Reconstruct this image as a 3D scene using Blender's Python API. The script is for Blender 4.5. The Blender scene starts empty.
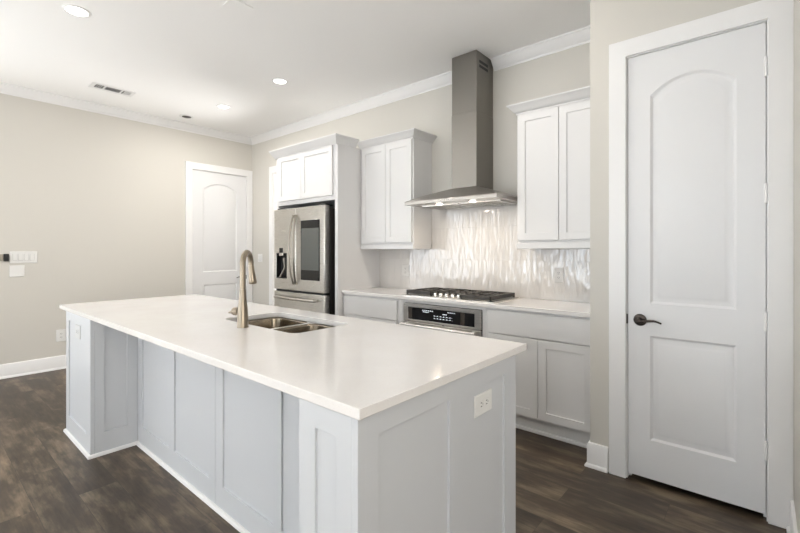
import bpy, bmesh, math, random
from mathutils import Vector, Matrix
random.seed(7)
SC = bpy.context.scene
COL = SC.collection
PI = math.pi

# ------------------------------------------------------------------ camera, world, lights, exposure
F_PX, YAW, HORIZON, CAM_H = 424.0, 40.6, 250.8, 1.32
cam_data = bpy.data.cameras.new('camera')
cam_data.sensor_fit = 'HORIZONTAL'; cam_data.sensor_width = 36.0
cam_data.lens = 36.0 * F_PX / 800.0
cam_data.shift_y = -(266.5 - HORIZON) / 800.0
cam_data.clip_start = 0.02
cam = bpy.data.objects.new('camera', cam_data); COL.objects.link(cam)
cam.location = (0, 0, CAM_H)
cam.rotation_euler = (PI / 2, 0, math.radians(YAW))
SC.camera = cam

SC.view_settings.view_transform = 'Standard'
SC.view_settings.look = 'None'
SC.view_settings.gamma = 1.0
SC.view_settings.exposure = 0.47
SC.view_settings.use_curve_mapping = False
SC.cycles.use_denoising = True
SC.cycles.max_bounces = 10
SC.cycles.diffuse_bounces = 6
SC.cycles.glossy_bounces = 5
SC.cycles.sample_clamp_indirect = 6.0
SC.cycles.caustics_reflective = False
SC.cycles.caustics_refractive = False

world = bpy.data.worlds.new('daylight'); SC.world = world
world.use_nodes = True
bg = world.node_tree.nodes['Background']
bg.inputs[0].default_value = (0.86, 0.93, 1.0, 1); bg.inputs[1].default_value = 1.6


def area(name, loc, rot, sx, sy, power, col, shape='RECTANGLE', spread=PI):
    d = bpy.data.lights.new(name, 'AREA'); d.shape = shape; d.size = sx
    if shape == 'RECTANGLE': d.size_y = sy
    d.energy = power; d.color = col; d.spread = spread
    o = bpy.data.objects.new(name, d); COL.objects.link(o)
    o.location = loc; o.rotation_euler = rot
    return o


# room numbers
XL, YB, ZC = -5.97, 3.474, 3.04           # wall with the switches, wall with the hood, ceiling
YF, XR = -6.0, 5.2                        # walls behind the camera
WINS = [(-4.9, -4.0), (-3.2, -2.3), (-1.2, -0.3), (0.6, 1.5)]   # four tall windows in the wall behind the camera
WZ0, WZ1 = 0.35, 2.55
RW = (-3.0, -0.6)                         # unseen window added at the camera's right to light right-facing sides
LW = (-2.9, -0.4)                         # unseen window added in the switch wall to brighten the ceiling
TILT = 0.40                               # window lamps tipped upward to brighten the ceiling, as sunlit ground would
for a, b in WINS:
    area('daylight_window', ((a + b) / 2, YF - 0.12, (WZ0 + WZ1) / 2), (PI / 2 + TILT, 0, 0), b - a, WZ1 - WZ0, 28, (0.78, 0.89, 1.0))
area('daylight_window', (XR + 0.12, (RW[0] + RW[1]) / 2, (WZ0 + WZ1) / 2), (PI / 2 + TILT, 0, PI / 2), RW[1] - RW[0], WZ1 - WZ0, 118, (1.0, 0.945, 0.85))  # lamp of the added right-hand window
area('daylight_window', (XL - 0.12, (LW[0] + LW[1]) / 2, (WZ0 + WZ1) / 2), (PI / 2 + 0.5, 0, -PI / 2), LW[1] - LW[0], WZ1 - WZ0, 45, (0.92, 0.96, 1.0))  # lamp of the added switch-wall window

area('hall_uplight', (-4.95, 5.90, 0.95), (-PI / 2 - 0.7, 0, 0), 1.5, 1.5, 170, (1.0, 0.98, 0.95))      # unseen lamp in the room beyond the opening, aimed up to brighten the ceiling
sun_d = bpy.data.lights.new('sun', 'SUN'); sun_d.energy = 36.0; sun_d.angle = 0.01; sun_d.color = (1.0, 0.97, 0.94)
sun = bpy.data.objects.new('sun', sun_d); COL.objects.link(sun)
sun.rotation_euler = (math.radians(57), 0, math.radians(12))      # falls through the rear windows on the added carpet, to bounce upward

# ------------------------------------------------------------------ materials


def mat(name, color, rough=0.5, metal=0.0, spec=None, emit=None, estr=0):
    m = bpy.data.materials.new(name); m.use_nodes = True
    b = m.node_tree.nodes['Principled BSDF']
    b.inputs['Base Color'].default_value = (*color, 1)
    b.inputs['Roughness'].default_value = rough
    b.inputs['Metallic'].default_value = metal
    if spec is not None: b.inputs['Specular IOR Level'].default_value = spec
    if emit:
        b.inputs['Emission Color'].default_value = (*emit, 1); b.inputs['Emission Strength'].default_value = estr
    return m


def N(m, t, **kw):
    n = m.node_tree.nodes.new(t)
    for k, v in kw.items(): setattr(n, k, v)
    return n


def L(m, a, b): m.node_tree.links.new(a, b)


def coords(m, scale=(1, 1, 1), rot=(0, 0, 0), loc=(0, 0, 0)):
    tc = N(m, 'ShaderNodeTexCoord'); mp = N(m, 'ShaderNodeMapping')
    mp.inputs['Scale'].default_value = scale; mp.inputs['Rotation'].default_value = rot; mp.inputs['Location'].default_value = loc
    L(m, tc.outputs['Object'], mp.inputs['Vector'])
    return mp.outputs['Vector']


def noise(m, vec, scale, detail=3, rough=0.5):
    n = N(m, 'ShaderNodeTexNoise'); n.inputs['Scale'].default_value = scale
    n.inputs['Detail'].default_value = detail; n.inputs['Roughness'].default_value = rough
    L(m, vec, n.inputs['Vector'])
    return n.outputs['Fac']


def ramp(m, fac, stops):
    r = N(m, 'ShaderNodeValToRGB'); e = r.color_ramp.elements
    while len(e) < len(stops): e.new(0.5)
    for i, (p, c) in enumerate(stops):
        e[i].position = p; e[i].color = (*c, 1)
    L(m, fac, r.inputs['Fac'])
    return r.outputs['Color']


def bump(m, height, strength, dist=0.01):
    b = N(m, 'ShaderNodeBump'); b.inputs['Strength'].default_value = strength; b.inputs['Distance'].default_value = dist
    L(m, height, b.inputs['Height'])
    L(m, b.outputs['Normal'], m.node_tree.nodes['Principled BSDF'].inputs['Normal'])


def mix(m, fac, a, b, mode='MIX'):
    n = N(m, 'ShaderNodeMix', data_type='RGBA', blend_type=mode)
    if isinstance(fac, (int, float)): n.inputs[0].default_value = fac
    else: L(m, fac, n.inputs[0])
    for i, s in ((6, a), (7, b)):
        if isinstance(s, tuple): n.inputs[i].default_value = (*s, 1)
        else: L(m, s, n.inputs[i])
    return n.outputs[2]


def painted(name, color, rough, bscale=220, bstr=0.04):
    m = mat(name, color, rough)
    bump(m, noise(m, coords(m), bscale, 2), bstr, 0.002)
    return m


WALL = painted('beige_wall_paint', (0.565, 0.544, 0.502), 0.6, 180, 0.08)
CEIL = painted('white_ceiling_paint', (0.90, 0.895, 0.89), 0.75, 120, 0.1)
TRIM = painted('white_trim_paint', (0.76, 0.755, 0.755), 0.32)
DOORP = painted('white_door_paint', (0.70, 0.70, 0.71), 0.38)
CAB = painted('white_cabinet_paint', (0.655, 0.65, 0.65), 0.36)
ISL = painted('pale_grey_cabinet_paint', (0.535, 0.550, 0.575), 0.36)
PLATE = mat('white_plastic', (0.71, 0.705, 0.69), 0.3)
DARKG = mat('dark_slot', (0.03, 0.03, 0.03), 0.6)
BLACKP = mat('black_plastic', (0.012, 0.012, 0.013), 0.35)
BLACKGL = mat('black_glass', (0.006, 0.006, 0.007), 0.06)
SCREEN = mat('grey_screen_glass', (0.10, 0.105, 0.10), 0.08)
IRON = mat('cast_iron', (0.045, 0.039, 0.033), 0.42)
BRONZE = mat('dark_bronze', (0.055, 0.045, 0.04), 0.32, 0.9)
DISPLAY = mat('display_marks', (0.7, 0.75, 0.8), 0.4, emit=(0.75, 0.82, 0.9), estr=0.5)
LENS = mat('lit_lens', (1, 1, 1), 0.4, emit=(1.0, 0.95, 0.88), estr=6)
HLENS = mat('lit_hood_lens', (1, 1, 1), 0.4, emit=(1.0, 0.9, 0.78), estr=8)


def brushed(name, color, rough, scale, bstr=0.05):
    m = mat(name, color, rough, 1.0)
    v = coords(m, scale)
    n = noise(m, v, 1.0, 4, 0.6)
    b = m.node_tree.nodes['Principled BSDF']
    mr = N(m, 'ShaderNodeMapRange')
    mr.inputs['To Min'].default_value = rough - 0.05; mr.inputs['To Max'].default_value = rough + 0.08
    L(m, n, mr.inputs['Value']); L(m, mr.outputs['Result'], b.inputs['Roughness'])
    bump(m, n, bstr, 0.001)
    return m


STEEL = brushed('brushed_stainless', (0.60, 0.58, 0.55), 0.27, (6, 6, 500))
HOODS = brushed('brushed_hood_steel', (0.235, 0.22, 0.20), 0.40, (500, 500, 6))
SINKS = brushed('satin_sink_steel', (0.26, 0.222, 0.172), 0.22, (300, 8, 300))
NICKEL = brushed('brushed_nickel', (0.275, 0.232, 0.18), 0.30, (60, 60, 600), 0.0)
HANDLE = mat('satin_handle_steel', (0.33, 0.305, 0.27), 0.28, 1.0)
CHROME = mat('polished_steel', (0.75, 0.73, 0.70), 0.15, 1.0)
DSTEEL = mat('dark_fridge_side', (0.05, 0.045, 0.04), 0.4, 0.5)

# quartz
QUARTZ = mat('white_quartz', (0.83, 0.81, 0.785), 0.13)
_v = coords(QUARTZ)
_c = ramp(QUARTZ, noise(QUARTZ, _v, 2.2, 6, 0.65), [(0.35, (0.70, 0.675, 0.66)), (0.62, (0.735, 0.72, 0.71))])
_s = ramp(QUARTZ, noise(QUARTZ, _v, 160, 2), [(0.60, (1, 1, 1)), (0.74, (0.94, 0.93, 0.92))])
L(QUARTZ, mix(QUARTZ, 1.0, _c, _s, 'MULTIPLY'), QUARTZ.node_tree.nodes['Principled BSDF'].inputs['Base Color'])

# plank floor, boards run along the hood wall
FLOOR = mat('dark_wood_planks', (0.1, 0.08, 0.06), 0.42)
_v = coords(FLOOR, loc=(0.37, -0.07, 0))
_br = N(FLOOR, 'ShaderNodeTexBrick'); _br.offset = 0.37; _br.offset_frequency = 2
for k, v in (('Scale', 1.0), ('Mortar Size', 0.0009), ('Mortar Smooth', 0.2), ('Bias', 0.0), ('Brick Width', 1.22), ('Row Height', 0.18)):
    _br.inputs[k].default_value = v
_br.inputs['Color1'].default_value = (0, 0, 0, 1); _br.inputs['Color2'].default_value = (1, 1, 1, 1); _br.inputs['Mortar'].default_value = (0.3, 0.3, 0.3, 1)
L(FLOOR, _v, _br.inputs['Vector'])
_addv = N(FLOOR, 'ShaderNodeVectorMath', operation='MULTIPLY_ADD')      # each board shifts its own grain
_addv.inputs[1].default_value = (7.3, 3.1, 5.7)
L(FLOOR, _br.outputs['Color'], _addv.inputs[0]); L(FLOOR, _v, _addv.inputs[2])
_m1 = N(FLOOR, 'ShaderNodeMapping'); _m1.inputs['Scale'].default_value = (1.9, 6.5, 1); L(FLOOR, _addv.outputs[0], _m1.inputs['Vector'])
_m2 = N(FLOOR, 'ShaderNodeMapping'); _m2.inputs['Scale'].default_value = (6, 90, 1); L(FLOOR, _addv.outputs[0], _m2.inputs['Vector'])
_big = noise(FLOOR, _m1.outputs[0], 1.5, 5, 0.6)
_fine = noise(FLOOR, _m2.outputs[0], 1.0, 4, 0.6)
_patch = ramp(FLOOR, _big, [(0.28, (0.027, 0.019, 0.0122)), (0.5, (0.070, 0.050, 0.033)), (0.72, (0.215, 0.165, 0.112))])
_pl = ramp(FLOOR, _br.outputs['Color'], [(0.0, (0.72, 0.72, 0.73)), (1.0, (1.15, 1.12, 1.08))])
_gr = ramp(FLOOR, _fine, [(0.3, (0.72, 0.72, 0.73)), (0.7, (1.18, 1.17, 1.15))])
_c = mix(FLOOR, 1.0, mix(FLOOR, 1.0, _patch, _pl, 'MULTIPLY'), _gr, 'MULTIPLY')
_c = mix(FLOOR, _br.outputs['Fac'], _c, (0.03, 0.024, 0.02))
L(FLOOR, _c, FLOOR.node_tree.nodes['Principled BSDF'].inputs['Base Color'])
bump(FLOOR, _fine, 0.12, 0.002)

# glossy hand-made tiles, stacked upright 3 x 12 inches
TILE = mat('glossy_white_tile', (0.80, 0.77, 0.73), 0.05)
TILE.node_tree.nodes['Principled BSDF'].inputs['IOR'].default_value = 1.75
_tc = N(TILE, 'ShaderNodeTexCoord'); _sp = N(TILE, 'ShaderNodeSeparateXYZ'); _cb = N(TILE, 'ShaderNodeCombineXYZ')
L(TILE, _tc.outputs['Object'], _sp.inputs[0]); L(TILE, _sp.outputs['X'], _cb.inputs['X']); L(TILE, _sp.outputs['Z'], _cb.inputs['Y'])
_br = N(TILE, 'ShaderNodeTexBrick'); _br.offset = 0.0
for k, v in (('Scale', 1.0), ('Mortar Size', 0.0012), ('Mortar Smooth', 0.3), ('Bias', 0.0), ('Brick Width', 0.0762), ('Row Height', 0.305)):
    _br.inputs[k].default_value = v
_br.inputs['Color1'].default_value = (0, 0, 0, 1); _br.inputs['Color2'].default_value = (1, 1, 1, 1); _br.inputs['Mortar'].default_value = (0.5, 0.5, 0.5, 1)
_mt = N(TILE, 'ShaderNodeMapping'); _mt.inputs['Location'].default_value = (0.0, -0.93 + 0.305 * 4, 0)
L(TILE, _cb.outputs[0], _mt.inputs['Vector']); L(TILE, _mt.outputs[0], _br.inputs['Vector'])
_c = ramp(TILE, _br.outputs['Color'], [(0.0, (0.61, 0.585, 0.56)), (1.0, (0.63, 0.605, 0.58))])
_c = mix(TILE, _br.outputs['Fac'], _c, (0.58, 0.56, 0.54))
L(TILE, _c, TILE.node_tree.nodes['Principled BSDF'].inputs['Base Color'])
_sh = N(TILE, 'ShaderNodeVectorMath', operation='MULTIPLY_ADD'); _sh.inputs[1].default_value = (4.1, 9.3, 2.2)
L(TILE, _br.outputs['Color'], _sh.inputs[0]); L(TILE, _cb.outputs[0], _sh.inputs[2])
_mw = N(TILE, 'ShaderNodeMapping'); _mw.inputs['Scale'].default_value = (38, 9, 1); L(TILE, _sh.outputs[0], _mw.inputs['Vector'])
_w = noise(TILE, _mw.outputs[0], 1.0, 0.5, 0.4)
_hm = N(TILE, 'ShaderNodeMath', operation='MULTIPLY_ADD'); _hm.inputs[1].default_value = -0.08
L(TILE, _br.outputs['Fac'], _hm.inputs[0]); L(TILE, _w, _hm.inputs[2])
bump(TILE, _hm.outputs[0], 0.42, 0.011)

# ------------------------------------------------------------------ shape helpers


def box(bm, x0, x1, y0, y1, z0, z1):
    r = bmesh.ops.create_cube(bm, size=1.0)
    for v in r['verts']:
        v.co = Vector(((v.co.x + .5) * (x1 - x0) + x0, (v.co.y + .5) * (y1 - y0) + y0, (v.co.z + .5) * (z1 - z0) + z0))


def ring(bm, pts): return [bm.verts.new(p) for p in pts]


def bridge(bm, a, b):
    n = len(a)
    for i in range(n):
        bm.faces.new((a[i], a[(i + 1) % n], b[(i + 1) % n], b[i]))


def loft(bm, loops, cap0=True, cap1=True):
    rs = [ring(bm, l) for l in loops]
    for a, b in zip(rs, rs[1:]): bridge(bm, a, b)
    if cap0: bm.faces.new(rs[0][::-1])
    if cap1: bm.faces.new(rs[-1])
    return rs


def frame_of(d):
    d = d.normalized()
    u = d.cross(Vector((0, 0, 1)) if abs(d.z) < 0.9 else Vector((1, 0, 0))).normalized()
    return u, d.cross(u)


def cyl(bm, p0, p1, r0, r1=None, seg=24):
    p0, p1 = Vector(p0), Vector(p1); r1 = r0 if r1 is None else r1
    u, w = frame_of(p1 - p0)
    loft(bm, [[p + (u * math.cos(2 * PI * i / seg) + w * math.sin(2 * PI * i / seg)) * r for i in range(seg)] for p, r in ((p0, r0), (p1, r1))])


def tube(bm, pts, rad, seg=14):
    pts = [Vector(p) for p in pts]
    if not isinstance(rad, (list, tuple)): rad = [rad] * len(pts)
    u = None; loops = []
    for i, p in enumerate(pts):
        t = (pts[min(i + 1, len(pts) - 1)] - pts[max(i - 1, 0)]).normalized()
        if u is None: u, _ = frame_of(t)
        u = (u - t * u.dot(t)).normalized(); w = t.cross(u)
        loops.append([p + (u * math.cos(2 * PI * k / seg) + w * math.sin(2 * PI * k / seg)) * rad[i] for k in range(seg)])
    loft(bm, loops)


def lathe(bm, prof, c, axis='Z', seg=32, cap0=True, cap1=True):
    """prof: (radius, height) pairs, swept about an axis through c"""
    c = Vector(c); ax = {'Z': Vector((0, 0, 1)), '-Y': Vector((0, -1, 0)), '-Z': Vector((0, 0, -1))}[axis] if isinstance(axis, str) else Vector(axis).normalized()
    u, w = frame_of(ax)
    loft(bm, [[c + ax * h + (u * math.cos(2 * PI * k / seg) + w * math.sin(2 * PI * k / seg)) * r for k in range(seg)] for r, h in prof], cap0, cap1)


def panelgrid(bm, O, U, V, Nn, us, vs, openings, t, tp):
    """a frame of thickness t with sunk fields (thickness tp) at the openings (u0,u1,v0,v1)"""
    O, U, V, Nn = Vector(O), Vector(U), Vector(V), Vector(Nn)
    cu = sorted({us[0], us[1], *[o[0] for o in openings], *[o[1] for o in openings]})
    cv = sorted({vs[0], vs[1], *[o[2] for o in openings], *[o[3] for o in openings]})
    nu, nv = len(cu) - 1, len(cv) - 1

    def h(i, j):
        if i < 0 or j < 0 or i >= nu or j >= nv: return 0.0
        a, b = (cu[i] + cu[i + 1]) / 2, (cv[j] + cv[j + 1]) / 2
        return tp if any(o[0] < a < o[1] and o[2] < b < o[3] for o in openings) else t
    cache = {}

    def P(i, j, d):
        k = (i, j, round(d, 6))
        if k not in cache: cache[k] = bm.verts.new(O + U * cu[i] + V * cv[j] + Nn * d)
        return cache[k]
    for i in range(nu):
        for j in range(nv):
            d = h(i, j)
            bm.faces.new((P(i, j, d), P(i + 1, j, d), P(i + 1, j + 1, d), P(i, j + 1, d)))
            bm.faces.new((P(i, j, 0), P(i, j + 1, 0), P(i + 1, j + 1, 0), P(i + 1, j, 0)))
    for i in range(nu + 1):
        for j in range(nv):
            a, b = h(i - 1, j), h(i, j)
            if abs(a - b) > 1e-7: bm.faces.new((P(i, j, a), P(i, j + 1, a), P(i, j + 1, b), P(i, j, b)))
    for j in range(nv + 1):
        for i in range(nu):
            a, b = h(i, j - 1), h(i, j)
            if abs(a - b) > 1e-7: bm.faces.new((P(i, j, a), P(i, j, b), P(i + 1, j, b), P(i + 1, j, a)))


def shaker(bm, x0, x1, z0, z1, yback, t=0.02, st=0.057, rail=None, sink=0.009):
    """a shaker door or drawer front facing -Y"""
    rail = st if rail is None else rail
    panelgrid(bm, (0, yback, 0), (1, 0, 0), (0, 0, 1), (0, -1, 0), (x0, x1), (z0, z1), [(x0 + st, x1 - st, z0 + rail, z1 - rail)], t, t - sink)


def rrect(x0, x1, y0, y1, r, z, seg=6):
    out = []
    for cx, cy, a0 in ((x1 - r, y1 - r, 0), (x0 + r, y1 - r, 90), (x0 + r, y0 + r, 180), (x1 - r, y0 + r, 270)):
        for k in range(seg + 1):
            a = math.radians(a0 + 90 * k / seg)
            out.append(Vector((cx + r * math.cos(a), cy + r * math.sin(a), z)))
    return out


def plate_with_holes(bm, outer, holes, z0, z1):
    """a flat slab with holes; loops are lists of points, z is replaced"""
    tops, bots = [], []
    for loop in [outer] + holes:
        a = ring(bm, [(p[0], p[1], z0) for p in loop]); b = ring(bm, [(p[0], p[1], z1) for p in loop])
        bridge(bm, a, b); bots.append(a); tops.append(b)
    for grp in (bots, tops):
        es = []
        for r in grp:
            for i in range(len(r)):
                es.append(bm.edges.get((r[i], r[(i + 1) % len(r)])))
        bmesh.ops.triangle_fill(bm, use_beauty=True, use_dissolve=False, edges=es)


def sweep(bm, path, prof, closed=False):
    """profile (outward offset, z) along an XY polyline with mitred corners; outward is to the right of travel"""
    loops = []
    pts = [Vector((p[0], p[1])) for p in path]; n = len(pts)
    for i, p in enumerate(pts):
        ds = []
        if i > 0: ds.append((p - pts[i - 1]).normalized())
        if i < n - 1: ds.append((pts[i + 1] - p).normalized())
        ns = [Vector((d.y, -d.x)) for d in ds]
        if len(ns) == 2:
            m = (ns[0] + ns[1]); m = m / (m.dot(ns[0]))
        else: m = ns[0]
        loops.append([Vector((p.x + m.x * o, p.y + m.y * o, z)) for o, z in prof])
    loft(bm, loops)


# ------------------------------------------------------------------ object helpers


def wloc(o):
    v = Vector((0, 0, 0))
    while o: v += o.location; o = o.parent
    return v


def obj(name, bm, m, parent=None, bevel=0.0, seg=2, smooth=35, label=None):
    bmesh.ops.recalc_face_normals(bm, faces=bm.faces)
    if parent is not None: bmesh.ops.translate(bm, verts=bm.verts, vec=-wloc(parent))
    me = bpy.data.meshes.new(name); bm.to_mesh(me); bm.free()
    me.materials.append(m)
    if smooth:
        me.polygons.foreach_set('use_smooth', [True] * len(me.polygons)); me.set_sharp_from_angle(angle=math.radians(smooth))
    o = bpy.data.objects.new(name, me); COL.objects.link(o)
    if parent is not None: o.parent = parent
    if bevel:
        b = o.modifiers.new('edges', 'BEVEL'); b.width = bevel; b.segments = seg; b.limit_method = 'ANGLE'; b.angle_limit = math.radians(40)
        b.harden_normals = False
    if label: o['label'] = label
    return o


def BM(): return bmesh.new()


def boxo(name, b, m, parent=None, bevel=0.0, label=None):
    bm = BM(); box(bm, *b); return obj(name, bm, m, parent, bevel, label=label)


def tag(o, label, cat, group=None):
    o['label'] = label; o['category'] = cat
    if group: o['group'] = group
    return o


def thing(name, label, cat, loc=(0, 0, 0), group=None):
    o = bpy.data.objects.new(name, None); COL.objects.link(o)
    o.empty_display_size = 0.1; o.location = loc
    return tag(o, label, cat, group)


def struct(o, label=None, cat=None):
    o['kind'] = 'structure'
    if label: o['label'] = label; o['category'] = cat
    return o


def dup(o, loc, rotz=0.0, label=None, parent=None):
    c = o.copy(); COL.objects.link(c)
    if parent is None:
        c.location = loc; c.rotation_euler = (0, 0, rotz)
        if label: c['label'] = label
    else: c.parent = parent
    for ch in list(o.children): dup(ch, None, parent=c)
    return c


def wall(name, axis, pos, thick, u0, u1, openings, m=WALL, z1=ZC, label=''):
    """a wall slab with real openings (u0,u1,z0,z1); axis 'X': runs along X, its room face at y=pos"""
    bm = BM()
    us = sorted({u0, u1, *[o[0] for o in openings], *[o[1] for o in openings]})
    for a, b in zip(us, us[1:]):
        zs = [(0.0, z1)]
        for o in openings:
            if o[0] < (a + b) / 2 < o[1]:
                zs = ([(0.0, o[2])] if o[2] > 0 else []) + [(o[3], z1)]
        for c, d in zs:
            if axis == 'X': box(bm, a, b, min(pos, pos + thick), max(pos, pos + thick), c, d)
            else: box(bm, min(pos, pos + thick), max(pos, pos + thick), a, b, c, d)
    return struct(obj(name, bm, m, smooth=0), label, 'wall')


# ------------------------------------------------------------------ room shell
struct(boxo('floor', (XL, XR, YF, YB, -0.1, 0.0), FLOOR), 'dark brown wood plank floor of the kitchen', 'floor')
struct(boxo('floor_bounce_carpet', (XL, XR, YF, -1.3, 0.0, 0.012), painted('pale_bounce_carpet', (0.72, 0.70, 0.66), 0.9, 90, 0.4)), 'unseen pale carpet added behind the camera to bounce light upward', 'floor')  # reflector out of view, added to send sunlight up to the ceiling
struct(boxo('ceiling', (XL - 0.1, XR + 0.1, YF - 0.1, YB + 0.1, ZC, ZC + 0.1), CEIL), 'white flat ceiling with recessed lights', 'ceiling')
D1 = (2.566, 3.380)      # door in the switch wall (y range of the opening)
D3 = (-5.395, -4.625)    # doorway beside the fridge (x range)
D2 = (-0.609, 0.020)     # pantry door
DH = 2.452
YP = 2.735               # pantry wall
wall('wall_left', 'Y', XL, -0.1, YF, YB + 0.1, [(D1[0], D1[1], 0, DH), (LW[0], LW[1], WZ0, WZ1)], label='beige wall that carries the switch plates')
wall('wall_back', 'X', YB, 0.1, XL, XR, [(D3[0], D3[1], 0, DH)], label='beige wall behind the hood and cabinets')
wall('wall_pantry', 'X', YP, 0.11, -0.807, XR, [(D2[0], D2[1], 0, DH)], label='beige wall holding the pantry door')
struct(boxo('wall_pantry_side', (-0.807, -0.70, YP + 0.11, YB, 0, ZC), WALL), 'beige side of the pantry closet beside the counter', 'wall')
struct(boxo('wall_right', (0.1086, XR, 1.75, YP, 0, ZC), WALL), 'beige return wall beside the pantry door', 'wall')
wall('wall_front', 'X', YF, -0.1, XL, XR, [(a, b, WZ0, WZ1) for a, b in WINS], label='beige window wall behind the camera')
wall('wall_far_right', 'Y', XR, 0.1, YF, 1.75, [(RW[0], RW[1], WZ0, WZ1)], label='beige wall across the room with an added window')


def window(n, axis, pos, a, b):
    bm = BM(); t = 0.05
    def bar(u0, u1, z0, z1):
        if axis == 'X': box(bm, u0, u1, pos - 0.08, pos - 0.03, z0, z1)
        else: box(bm, pos + 0.03, pos + 0.08, u0, u1, z0, z1)
    bar(a, a + t, WZ0, WZ1); bar(b - t, b, WZ0, WZ1); bar(a, b, WZ0, WZ0 + t); bar(a, b, WZ1 - t, WZ1)
    bar((a + b) / 2 - t / 2, (a + b) / 2 + t / 2, WZ0, WZ1); bar(a, b, 1.6, 1.6 + t)
    return struct(obj('window_%d' % n, bm, TRIM, smooth=0))


for i, (a, b) in enumerate(WINS): window(i + 1, 'X', YF, a, b)
window(5, 'Y', XR, *RW)  # frame of the added right-hand window
window(6, 'Y', XL - 0.11, *LW)  # frame of the added switch-wall window

# room beyond the cased opening
bm = BM()
for b in ((-6.05, -5.95, YB + 0.1, 6.1, 0, ZC), (-4.0, -3.9, YB + 0.1, 6.1, 0, ZC), (-5.95, -4.0, 6.0, 6.1, 0, ZC), (-5.95, -4.0, YB + 0.1, 6.0, ZC, ZC + 0.1)): box(bm, *b)
struct(obj('wall_hall', bm, WALL, smooth=0), 'beige walls of the room beyond the cased opening', 'wall')
struct(boxo('floor_hall', (-6.0, -3.95, YB + 0.0005, 6.05, -0.1, 0.0), FLOOR), 'wood floor of the room beyond the cased opening', 'floor')

# crown moulding on the ceiling
cp = [(0, 2.945), (0.010, 2.945), (0.014, 2.958), (0.022, 2.962), (0.034, 2.972), (0.052, 2.995), (0.066, 3.014), (0.070, 3.022), (0.080, 3.026), (0.080, 3.0395), (0, 3.0395)]
bm = BM(); sweep(bm, [(XL, YF), (XL, YB), (-2.122, YB)], cp); struct(obj('trim_1', bm, TRIM), 'white crown moulding along the ceiling edge', 'crown moulding')
bm = BM(); sweep(bm, [(-1.848, YB), (-0.807, YB)], cp); struct(obj('trim_2', bm, TRIM), 'white crown moulding between hood chimney and pantry wall', 'crown moulding')

# baseboards with shoe moulding
bp = [(0, 0), (0.026, 0), (0.026, 0.010), (0.022, 0.018), (0.015, 0.022), (0.015, 0.136), (0.010, 0.146), (0, 0.148)]
def base(name, path, lab):
    bm = BM(); sweep(bm, path, bp); struct(obj(name, bm, TRIM), lab, 'baseboard')
base('baseboard_left', [(XL, YF), (XL, D1[0] - 0.094)], 'white baseboard under the switch wall')
base('baseboard_back', [(XL, YB), (D3[0] - 0.094, YB)], 'white baseboard in the corner by the far door')
base('baseboard_pantry', [(-0.807, YB - 0.6), (-0.807, YP), (D2[0] - 0.094, YP)], 'white baseboard beside the pantry door')
base('baseboard_right', [(0.1086, YP - 0.02), (0.1086, 1.75), (1.0, 1.75)], 'white baseboard on the return wall')

# ------------------------------------------------------------------ doors


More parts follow.
